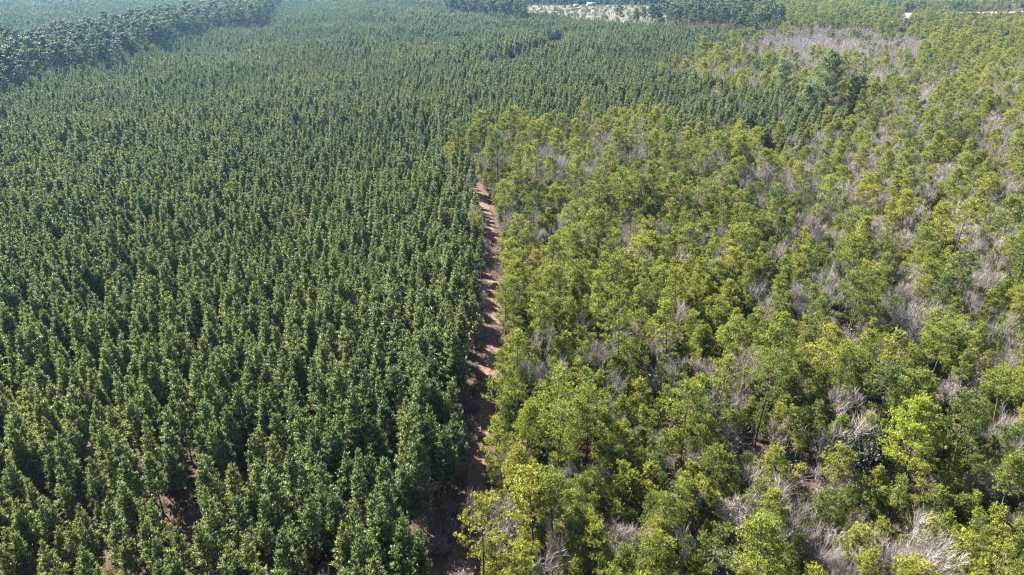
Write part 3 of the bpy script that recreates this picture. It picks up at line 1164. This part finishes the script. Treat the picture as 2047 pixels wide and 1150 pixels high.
def describe(kind, x, y, s, h):
    """label that singles the tree out: its look and size, then where its crown stands in the photograph"""
    d, side = where(x, y)
    px, py, _ = pix(x, y, h * 0.75)
    wood = inside(WOODS, np.array([x]), np.array([y]))[0]
    size = lambda a, b: 'small' if s < a else 'tall' if s > b else 'middling'
    if kind == 'plantation_pine':
        if d < 6.5:
            look, grp = f"{size(0.85, 1.05)} planted pine beside the track", 'planted pines beside the dirt track'
        else:
            look, grp = f'{size(0.85, 1.05)} spired planted pine in the rows', 'planted pines in rows'
    elif kind == 'woodland_pine':
        if d < 8:
            look, grp = f"{size(0.75, 0.98)} loose-crowned pine beside the track", 'pines beside the dirt track'
        else:
            look, grp = f'{size(0.75, 0.98)} loose-crowned yellow-green woodland pine', 'woodland pines'
    elif kind == 'young_pine':
        look, grp = f'{size(0.8, 1.05)} bushy young yellow-green pine', 'young pines'
    elif kind == 'bare_tree':
        look, grp = (f'{size(0.7, 0.95)} leafless grey tree among pines', 'bare trees in the mixed woods') if wood else (f'{size(0.5, 0.65)} leafless sapling near the track', 'bare saplings by the plantation')
    elif kind == 'tall_pine':
        look, grp = ('tall dark pine of the hazy belt', 'tall pines of the belt between plantations') if x < -150 else ('tall thin-stemmed pine of the far line', 'tall pines of the far line')
    else:
        look, grp = f'{size(0.8, 1.05)} low dark-leaved evergreen shrub', 'evergreen shrubs'
    fx, fy = px / 20.47, py / 11.5
    for k_ in range(12):                                    # neighbours that would read alike: to the half, else the next free place
        p = f'{spell(fx, k_)} percent across and {spell(fy, k_)} percent down the photo'
        if (kind, p) not in TAKEN:
            break
    TAKEN.add((kind, p))
    return f'{look}, {p}', grp


CATS = {'plantation_pine': 'pine tree', 'woodland_pine': 'pine tree', 'young_pine': 'pine tree', 'bare_tree': 'bare tree', 'evergreen_shrub': 'shrub'}
SIZE = {'plantation_pine': 11, 'woodland_pine': 11, 'young_pine': 6, 'bare_tree': 8, 'evergreen_shrub': 3}
MASS = {'plantation_pine': 'pine_plantation', 'woodland_pine': 'mixed_pine_woods', 'young_pine': 'young_pine_thicket', 'bare_tree': 'bare_woods',
        'evergreen_shrub': 'shrubbery', 'undergrowth': 'undergrowth', 'dry_grass': 'dry_grass', 'tall_pine': 'far_treeline'}
rng = np.random.default_rng(77)
for name, k in K.items():
    mass, protos, off = [], [], 0
    for lv in (0, 1, 2):
        if not items[name][lv]:
            continue
        if not k.levels[lv]:
            continue
        data = np.concatenate(items[name][lv])
        which = rng.integers(0, len(k.levels[lv]), len(data))
        if lv == 0 and name in CATS:
            px, py, zd = pix(data[:, 0], data[:, 1], SIZE[name] * 0.7)
            vis = (px > 4) & (px < 2043) & (py > 4) & (py < 1146)
            cost = np.where(vis, zd / data[:, 3], 1e9)
            if name == 'evergreen_shrub':                       # hidden under tall pines on the planted side: those in the open first
                cost = cost * np.where(inside(WOODS, data[:, 0], data[:, 1]), 1.0, 1.5)
            idx = np.argsort(cost)[:CAP]
            idx = idx[cost[idx] < 1e8]
            pick = np.zeros(len(data), bool)
            pick[idx] = True
            for i in idx:
                tm, cm, H = k.near[which[i]]
                x, y, rz, s, sz = data[i]
                lab, grp = describe(name, x, y, s, H * sz)
                tree_thing(name, tm, cm, x, y, rz, s, sz, lab, CATS[name], grp)
            data, which = data[~pick], which[~pick]
        mass.append(np.concatenate([data, (which + off)[:, None]], 1))
        protos += k.levels[lv]
        off += len(k.levels[lv])
    instancer(MASS[name], name, mass, protos)

# tall pines of the far belts: each its own
k = K['tall_pine']
sel = np.argsort(np.hypot(tall_x, tall_y))
px, py, zd = pix(tall_x, tall_y, 18.0)
vis = (px > 2) & (px < 2045) & (py > 3)
n_ = 0
rest = []
for i in sel:
    x, y = tall_x[i], tall_y[i]
    v = int(rng.integers(0, len(k.near)))
    s = rng.uniform(0.8, 1.38)
    if vis[i] and n_ < 260:
        n_ += 1
        tm, cm, H = k.near[v]
        lab, grp = describe('tall_pine', x, y, s, H * s)
        tree_thing('tall_pine', tm, cm, x, y, rng.random() * 6.28, s, s, lab, 'pine tree', grp)
    else:
        rest.append((x, y, rng.random() * 6.28, s, s, v))
if rest:
    instancer('far_treeline', 'tall_pine', [np.array(rest)], k.levels[0])

# ------------------------------------------------------------------ trees one can pick out in the photograph
hr = np.random.default_rng(909)
MY, MG, MH = [M['bark'], M['yellow']], [M['bark'], M['golden']], [M['greybark'], M['holly']]
MT = [M['greybark'], M['twig']]


def hero(name, pair, mats, x, y, label, cat, rz=0.0, limbs=()):
    tr, cr = pair
    t = empty(name, (x, y, 0), rz)
    tag(t, label, cat)
    tk = child('trunk', tr.mesh(name + '_trunk', mats), t)
    for lg in limbs:
        child('limb', lg.mesh(name + '_limb', mats), tk)
    child('crown', cr.mesh(name + '_crown', mats), t)
    return t


for key, x, y, h in HEROES:
    if key == 'yellow_pine':
        hero('woodland_pine', woodland_pine(hr, h, 4.3, h * 0.2, 64, 0, 0.5, 0.2, 1.15), MY, x, y, 'large bright yellow-green pine glowing beside the dark round evergreen', 'pine tree')
    elif key == 'limbed_pine':
        hero('woodland_pine', woodland_pine(hr, h, 4.5, h * 0.42, 46, 0, 1.2, 0.9, 1.05, -20, 45), MW, x, y, 'tall spreading pine with long dark bare trunk over pale brush', 'pine tree')
    elif key == 'leaning_pine':
        hero('woodland_pine', woodland_pine(hr, h, 4.2, h * 0.48, 40, 0, 1.3, 1.6, 1.0, -15, 40), MW, x, y, 'tall leaning pine over a tangle of pale bare branches', 'pine tree')
    elif key == 'thin_crowned_pine':
        hero('woodland_pine', woodland_pine(hr, h, 3.2, h * 0.58, 30, 0, 1.2, 1.0, 0.95, -10, 40), MW, x, y, 'pine with long pale naked trunk and thin flat crown', 'pine tree')
    elif key == 'track_pine':
        hero('woodland_pine', woodland_pine(hr, h, 4.0, h * 0.42, 42, 0, 0.8, 0.3), MW, x, y, 'rounded pine on straight trunk right of the track top', 'pine tree')
    elif key == 'golden_pine':
        hero('woodland_pine', woodland_pine(hr, h, 2.2, h * 0.25, 32, 0, 0.4, 0.3), MG, x, y, 'fading pine with straw-gold needles near the dirt track', 'pine tree')
    elif key == 'limbed_pine_b':
        hero('woodland_pine', woodland_pine(hr, h, 3.4, h * 0.45, 36, 0, 1.0, 0.8), MW, x, y, 'open-crowned pine with dark trunk amid grey brush', 'pine tree')
    elif key == 'edge_pine':
        hero('woodland_pine', woodland_pine(hr, h, 2.4, h * 0.4, 32, 0, 0.6, 0.3), MW, x, y, 'slim-trunked pine at the right edge of the shaded track', 'pine tree')
    elif key == 'grey_crown':
        LB = []; hero('bare_tree', bare_tree(hr, h * 1.05, 0.62, 0, 1, 0.13, 1.5, limbs=LB), MT, x, y, 'broad rounded leafless tree on dark trunk beyond the track end', 'bare tree', limbs=LB)
    elif key == 'pale_tree':
        LB = []; hero('bare_tree', bare_tree(hr, h * 1.05, 0.6, 0, 2, 0.12, 1.8, limbs=LB), MT, x, y, 'whitish leafless tree with forked limbs beside the dark evergreen', 'bare tree', limbs=LB)
    elif key == 'magnolia':
        hero('evergreen_tree', leafy_shrub(hr, h, 4.2, 0, 0.26, 4200, 30), MH, x, y, 'dark round broadleaf evergreen with glossy speckled crown', 'evergreen tree')
    elif key == 'cedar':
        hero('evergreen_tree', leafy_shrub(hr, h, 2.0, 0, 0.22, 1500, 16), MH, x, y, 'dark narrow evergreen behind the bright yellow-green pine', 'evergreen tree')
    elif key == 'grey_bush':
        LB = []; hero('bare_tree', bare_tree(hr, h, 0.62, 0, 4, 0.09, 1.8, limbs=LB), MT, x, y, 'whitish bushy leafless tree with many stems near the frame bottom', 'bare tree', limbs=LB)
    elif key == 'grey_mass':
        for dx_ in (-3.0, 0.2, 3.0):
            LB = []; hero('bare_tree', bare_tree(hr, h * hr.uniform(0.85, 1.05), 0.66, 0, 4, 0.09, 1.9, limbs=LB), MT, x + dx_, y + hr.normal(0, 1.2),
                 {-3.0: 'pinkish leafless tree nearest the lower bend of the track', 0.2: 'pinkish leafless tree in the middle of the clump by the track', 3.0: 'pinkish leafless tree farthest from the track in its clump'}[dx_], 'bare tree', limbs=LB)
    elif key == 'grey_mid':
        LB = []; hero('bare_tree', bare_tree(hr, h, 0.64, 0, 4, 0.09, 1.9, limbs=LB), MT, x, y, 'silvery dense-twigged leafless tree in the middle of the mixed woods', 'bare tree', limbs=LB)
    elif key == 'big_pine':
        hero('woodland_pine', woodland_pine(hr, h, 8.5, h * 0.25, 90, 0, 2.0, 0.4, 1.6, 5, 60), [M['bark'], M['plant']], x, y, 'huge dark spreading pine below the grey leafless stand', 'pine tree')
    elif key == 'big_pine_b':
        hero('woodland_pine', woodland_pine(hr, h, 5.6, h * 0.38, 56, 0, 1.8, 0.4, 1.5, 0, 55), [M['bark'], M['plant']], x, y, 'big upright pine left of the huge dark pine', 'pine tree')
    elif key == 'big_pine_c':
        hero('woodland_pine', woodland_pine(hr, h, 5.5, h * 0.3, 60, 0, 1.8, 0.4, 1.5, 0, 55), [M['bark'], M['plant']], x, y, 'big round-topped pine on the right shoulder of the huge dark pine', 'pine tree')
    elif key == 'big_pine_d':
        hero('woodland_pine', woodland_pine(hr, h, 5.0, h * 0.25, 56, 0, 1.6, 0.4, 1.5, 0, 55), [M['bark'], M['plant']], x, y, 'round pine at the foot of the huge dark pine, plantation side', 'pine tree')
    elif key == 'flat_pine':
        hero('woodland_pine', woodland_pine(hr, h, 4.2, h * 0.6, 26, 0, 1.8, 0.5, 1.2), MW, x, y, 'flat-topped pine on bare trunk at the plantation edge', 'pine tree')
    elif key in ('snag', 'snag_b', 'snag_c', 'snag_d', 'snag_e'):
        lab = {'snag': 'thin pine mast with a sparse tuft of needles on top, left of a twin', 'snag_b': 'thin tilted pine mast with sparse top, right of a twin',
               'snag_c': 'short slanting pine mast over the grey thicket', 'snag_d': 'bare dark pine mast beside a pale clearing', 'snag_e': 'tall sparse pine with kinked trunk near the right edge'}[key]
        hero('woodland_pine', woodland_pine(hr, h, 2.4, h * 0.72, 14, 0, 1.2, 1.2), MW, x, y, lab, 'pine tree')
    elif key == 'end_pine':
        hero('woodland_pine', woodland_pine(hr, h, 4.0, h * 0.3, 44, 0, 0.6, 0.4, 1.1), MW, x, y, 'large layered pine closing off the top of the track', 'pine tree')
    elif key == 'end_pine_b':
        hero('woodland_pine', woodland_pine(hr, h, 3.8, h * 0.4, 36, 0, 0.9, 0.4, 1.1), MW, x, y, 'tiered pine right of the pine that closes the track', 'pine tree')

# ------------------------------------------------------------------ the far yard, houses, vehicles, fence
def flat(name, col, rough=0.6, metal=0.0):
    m, N, L = new_mat(name)
    pb = N.new("ShaderNodeBsdfPrincipled")
    nz = N.new("ShaderNodeTexNoise")
    nz.inputs['Scale'].default_value = 0.8
    c = ramp(N, L, nz.outputs['Fac'], [(0.3, tuple(v * 0.82 for v in col)), (0.7, col)])
    L.new(c, pb.inputs['Base Color'])
    pb.inputs['Roughness'].default_value = rough
    pb.inputs['Metallic'].default_value = metal
    out = N.new("ShaderNodeOutputMaterial")
    L.new(pb.outputs[0], out.inputs[0])
    return m


PAINT = {n: flat(n + '_paint', c) for n, c in dict(white=(0.42, 0.42, 0.42), tan=(0.28, 0.23, 0.17), red=(0.26, 0.045, 0.055), blue=(0.10, 0.13, 0.26), pink=(0.40, 0.12, 0.20),
                                                    grey=(0.20, 0.21, 0.23), dark=(0.03, 0.03, 0.035), glass=(0.03, 0.04, 0.05), teal=(0.10, 0.24, 0.26), wood=(0.14, 0.10, 0.07)).items()}


def box_geo(g, x0, x1, y0, y1, z0, z1):
    V = [(x, y, z) for z in (z0, z1) for x, y in ((x0, y0), (x1, y0), (x1, y1), (x0, y1))]
    g.add(V, [(0, 2, 1), (0, 3, 2), (4, 5, 6), (4, 6, 7), (0, 1, 5), (0, 5, 4), (1, 2, 6), (1, 6, 5), (2, 3, 7), (2, 7, 6), (3, 0, 4), (3, 4, 7)])


def part(name, geo, mat, parent):
    return child(name, geo.mesh(name, [mat]), parent)


def house(px, py, w, d, h, wall, roof, label, cat='house', rz=0.1, name='house'):
    x, y = at(px, py)
    t = empty(name, (float(x), float(y), 0), rz)
    tag(t, label, cat)
    g = Geo(); box_geo(g, -w / 2, w / 2, -d / 2, d / 2, 0, h); wl = part('wall', g, PAINT[wall], t)
    g = Geo()
    e, r = 0.5, d * 0.32
    V = [(-w / 2 - e, -d / 2 - e, h - .15), (w / 2 + e, -d / 2 - e, h - .15), (w / 2 + e, 0, h + r), (-w / 2 - e, 0, h + r), (-w / 2 - e, d / 2 + e, h - .15), (w / 2 + e, d / 2 + e, h - .15)]
    g.add(V + [(a, b, c + 0.2) for a, b, c in V], [(6, 7, 8), (6, 8, 9), (9, 8, 11), (9, 11, 10), (0, 2, 1), (0, 3, 2), (3, 5, 2), (3, 4, 5), (0, 1, 7), (0, 7, 6), (4, 10, 11), (4, 11, 5),
                                                  (0, 6, 9), (0, 9, 3), (3, 9, 10), (3, 10, 4), (1, 2, 8), (1, 8, 7), (2, 5, 11), (2, 11, 8)])
    part('roof', g, PAINT[roof], t)
    g = Geo()
    for sx in (-1, 1):
        g.add([(sx * w / 2, -d / 2, h), (sx * w / 2, d / 2, h), (sx * w / 2, 0, h + r - .05)], [(0, 1, 2)])
    part('gable', g, PAINT[wall], t)
    g = Geo(); box_geo(g, -0.55, 0.55, -d / 2 - .08, -d / 2 + .02, 0, 2.1); part('door', g, PAINT['dark'], t)
    for q in (-0.32, -0.17, 0.2, 0.34):
        g = Geo(); box_geo(g, q * w - .55, q * w + .55, -d / 2 - .06, -d / 2 + .02, 1.0, 2.2); part('window', g, PAINT['glass'], t)
    return t


def vehicle(px, py, L_, W_, Hb, Hc, col, label, cat, rz, boxy=False, name='parked_car'):
    x, y = at(px, py)
    t = empty(name, (float(x), float(y), 0), rz)
    tag(t, label, cat)
    g = Geo(); box_geo(g, -L_ / 2, L_ / 2, -W_ / 2, W_ / 2, 0.35, Hb)
    if boxy:
        box_geo(g, -L_ / 2 + .08, L_ / 2 - .08, -W_ / 2 + .08, W_ / 2 - .08, Hb, Hb + .12)
    part('body', g, PAINT[col], t)
    g = Geo()
    if boxy:
        box_geo(g, -L_ * .3, -L_ * .1, -W_ / 2 - .03, -W_ / 2, Hb * .5, Hb * .8)
    else:
        a, b = L_ * 0.30, L_ * 0.20
        V = [(-a, -W_ / 2 + .05, Hb), (b, -W_ / 2 + .05, Hb), (b, W_ / 2 - .05, Hb), (-a, W_ / 2 - .05, Hb), (-a + .5, -W_ / 2 + .2, Hc), (b - .7, -W_ / 2 + .2, Hc), (b - .7, W_ / 2 - .2, Hc), (-a + .5, W_ / 2 - .2, Hc)]
        g.add(V, [(4, 5, 6), (4, 6, 7), (0, 1, 5), (0, 5, 4), (1, 2, 6), (1, 6, 5), (2, 3, 7), (2, 7, 6), (3, 0, 4), (3, 4, 7)])
    part('window', g, PAINT['glass'], t)
    for sx in (-.32, .32):
        for sy in (-1, 1):
            g = Geo()
            a = np.linspace(0, 2 * np.pi, 12, endpoint=False)
            c = np.array([sx * L_, sy * (W_ / 2 - .12), .34])
            ring = lambda o: np.stack([c[0] + .34 * np.cos(a), np.full(12, c[1] + o), c[2] + .34 * np.sin(a)], 1)
            F = [(i, (i + 1) % 12, 12 + (i + 1) % 12) for i in range(12)] + [(i, 12 + (i + 1) % 12, 12 + i) for i in range(12)] + [(0, i + 1, i) for i in range(1, 11)] + [(12, 12 + i, 13 + i) for i in range(1, 11)]
            g.add(np.concatenate([ring(-.12), ring(.12)]), F)
            part('wheel', g, PAINT['dark'], t)
    return t


house(1112, 4.0, 20, 11, 3.6, 'tan', 'pink', 'low house with broad pink roof beyond the junk yard')
house(1182, 12.5, 15, 9, 3.4, 'white', 'blue', 'white house with blue-grey roof behind the parked trailers')
house(1207, 8.5, 17, 10, 3.8, 'red', 'red', 'dull red barn at the end of the yard', 'barn', 0.3, 'barn')
house(1085, 8.0, 12, 8, 3.2, 'white', 'tan', 'cream cottage beside the dark trees of the yard')
house(1152, 14.5, 8, 6, 2.8, 'red', 'grey', 'small reddish shed among the yard clutter', 'shed', -0.2, 'shed')
house(2012, 3.0, 14, 8, 3.2, 'grey', 'dark', 'dark-roofed house in the tan field by the far road')
for (px, py, L_, Hb, col, rz, label) in [
        (1082, 20.0, 7.0, 2.6, 'white', 0.3, 'white camper trailer, first in the yard beside the dark trees'),
        (1111, 22.0, 8.5, 2.7, 'white', -0.1, 'long white box trailer below the pink-roofed house'),
        (1121, 23.0, 6.0, 2.6, 'grey', 0.5, 'pale grey box trailer next to the long white one'),
        (1147, 21.0, 9.5, 3.0, 'tan', 0.05, 'large cream box trailer in the middle of the yard'),
        (1165, 22.5, 7.5, 2.6, 'white', 0.2, 'white box trailer below the blue-roofed house'),
        (1187, 18.0, 6.5, 2.5, 'teal', -0.1, 'small teal trailer by the blue-roofed house')]:
    vehicle(px, py, L_, 2.5, Hb, 0, col, label, 'trailer', rz, True, 'box_trailer')
for (px, py, col, rz, label) in [
        (1092, 22.0, 'blue', 0.1, 'blue car in the yard near the camper'), (1101, 21.0, 'dark', 0.4, 'dark car parked between camper and long trailer'),
        (1134, 22.5, 'white', -0.4, 'white car parked left of the cream trailer'), (1175, 20.0, 'dark', 0.2, 'dark car under the blue-roofed house'),
        (1196, 21.5, 'white', 0.0, 'white car at the barn end of the yard'), (1806, 46.0, 'white', 1.3, 'white car on the pale drive, nearer the road'),
        (1803, 55.0, 'white', 1.2, 'white car on the pale drive, nearer the bare trees')]:
    vehicle(px, py, 4.7, 1.85, 0.95, 1.55, col, label, 'car', rz)

for (px, py, L_, Hb, col, rz, label) in [
        (1128, 15.5, 6.0, 2.4, 'grey', 0.9, 'grey box trailer turned sideways behind the long white one'),
        (1158, 18.5, 7.0, 2.6, 'white', -0.5, 'white box trailer slanting behind the cream one'),
        (1218, 15.0, 7.5, 2.6, 'white', 0.15, 'white box trailer right of the red barn')]:
    vehicle(px, py, L_, 2.5, Hb, 0, col, label, 'trailer', rz, True, 'box_trailer')
for (px, py, col, rz, label) in [
        (1106, 16.5, 'red', 0.8, 'red car among the trailers of the yard'), (1141, 17.0, 'blue', -0.2, 'blue car behind the cream trailer'),
        (1170, 16.5, 'grey', 0.3, 'grey car before the blue-roofed house'), (1228, 17.5, 'dark', -0.6, 'dark car at the right end of the yard')]:
    vehicle(px, py, 4.7, 1.85, 0.95, 1.55, col, label, 'car', rz)
house(1140, 9.5, 13, 8, 3.0, 'tan', 'grey', 'tan house with grey roof in the middle of the yard')
house(1170, 6.0, 16, 9, 3.4, 'white', 'red', 'white house with dull red roof behind the blue-roofed one')

fx, fy = at(1865, 3.0)
fence = empty('fence', (float(fx), float(fy), 0), 0.0)
tag(fence, 'dark rail fence along the tan field beyond the far road', 'fence')
for i in range(30):
    g = Geo(); box_geo(g, i * 4.0 - .1, i * 4.0 + .1, -.1, .1, 0, 1.5)
    part('post', g, PAINT['wood'], fence)
for zz in (0.5, 0.95, 1.35):
    g = Geo(); box_geo(g, 0, 116, -.16, -.104, zz, zz + .18)
    part('rail', g, PAINT['wood'], fence)

print('objects', len(scene.objects))
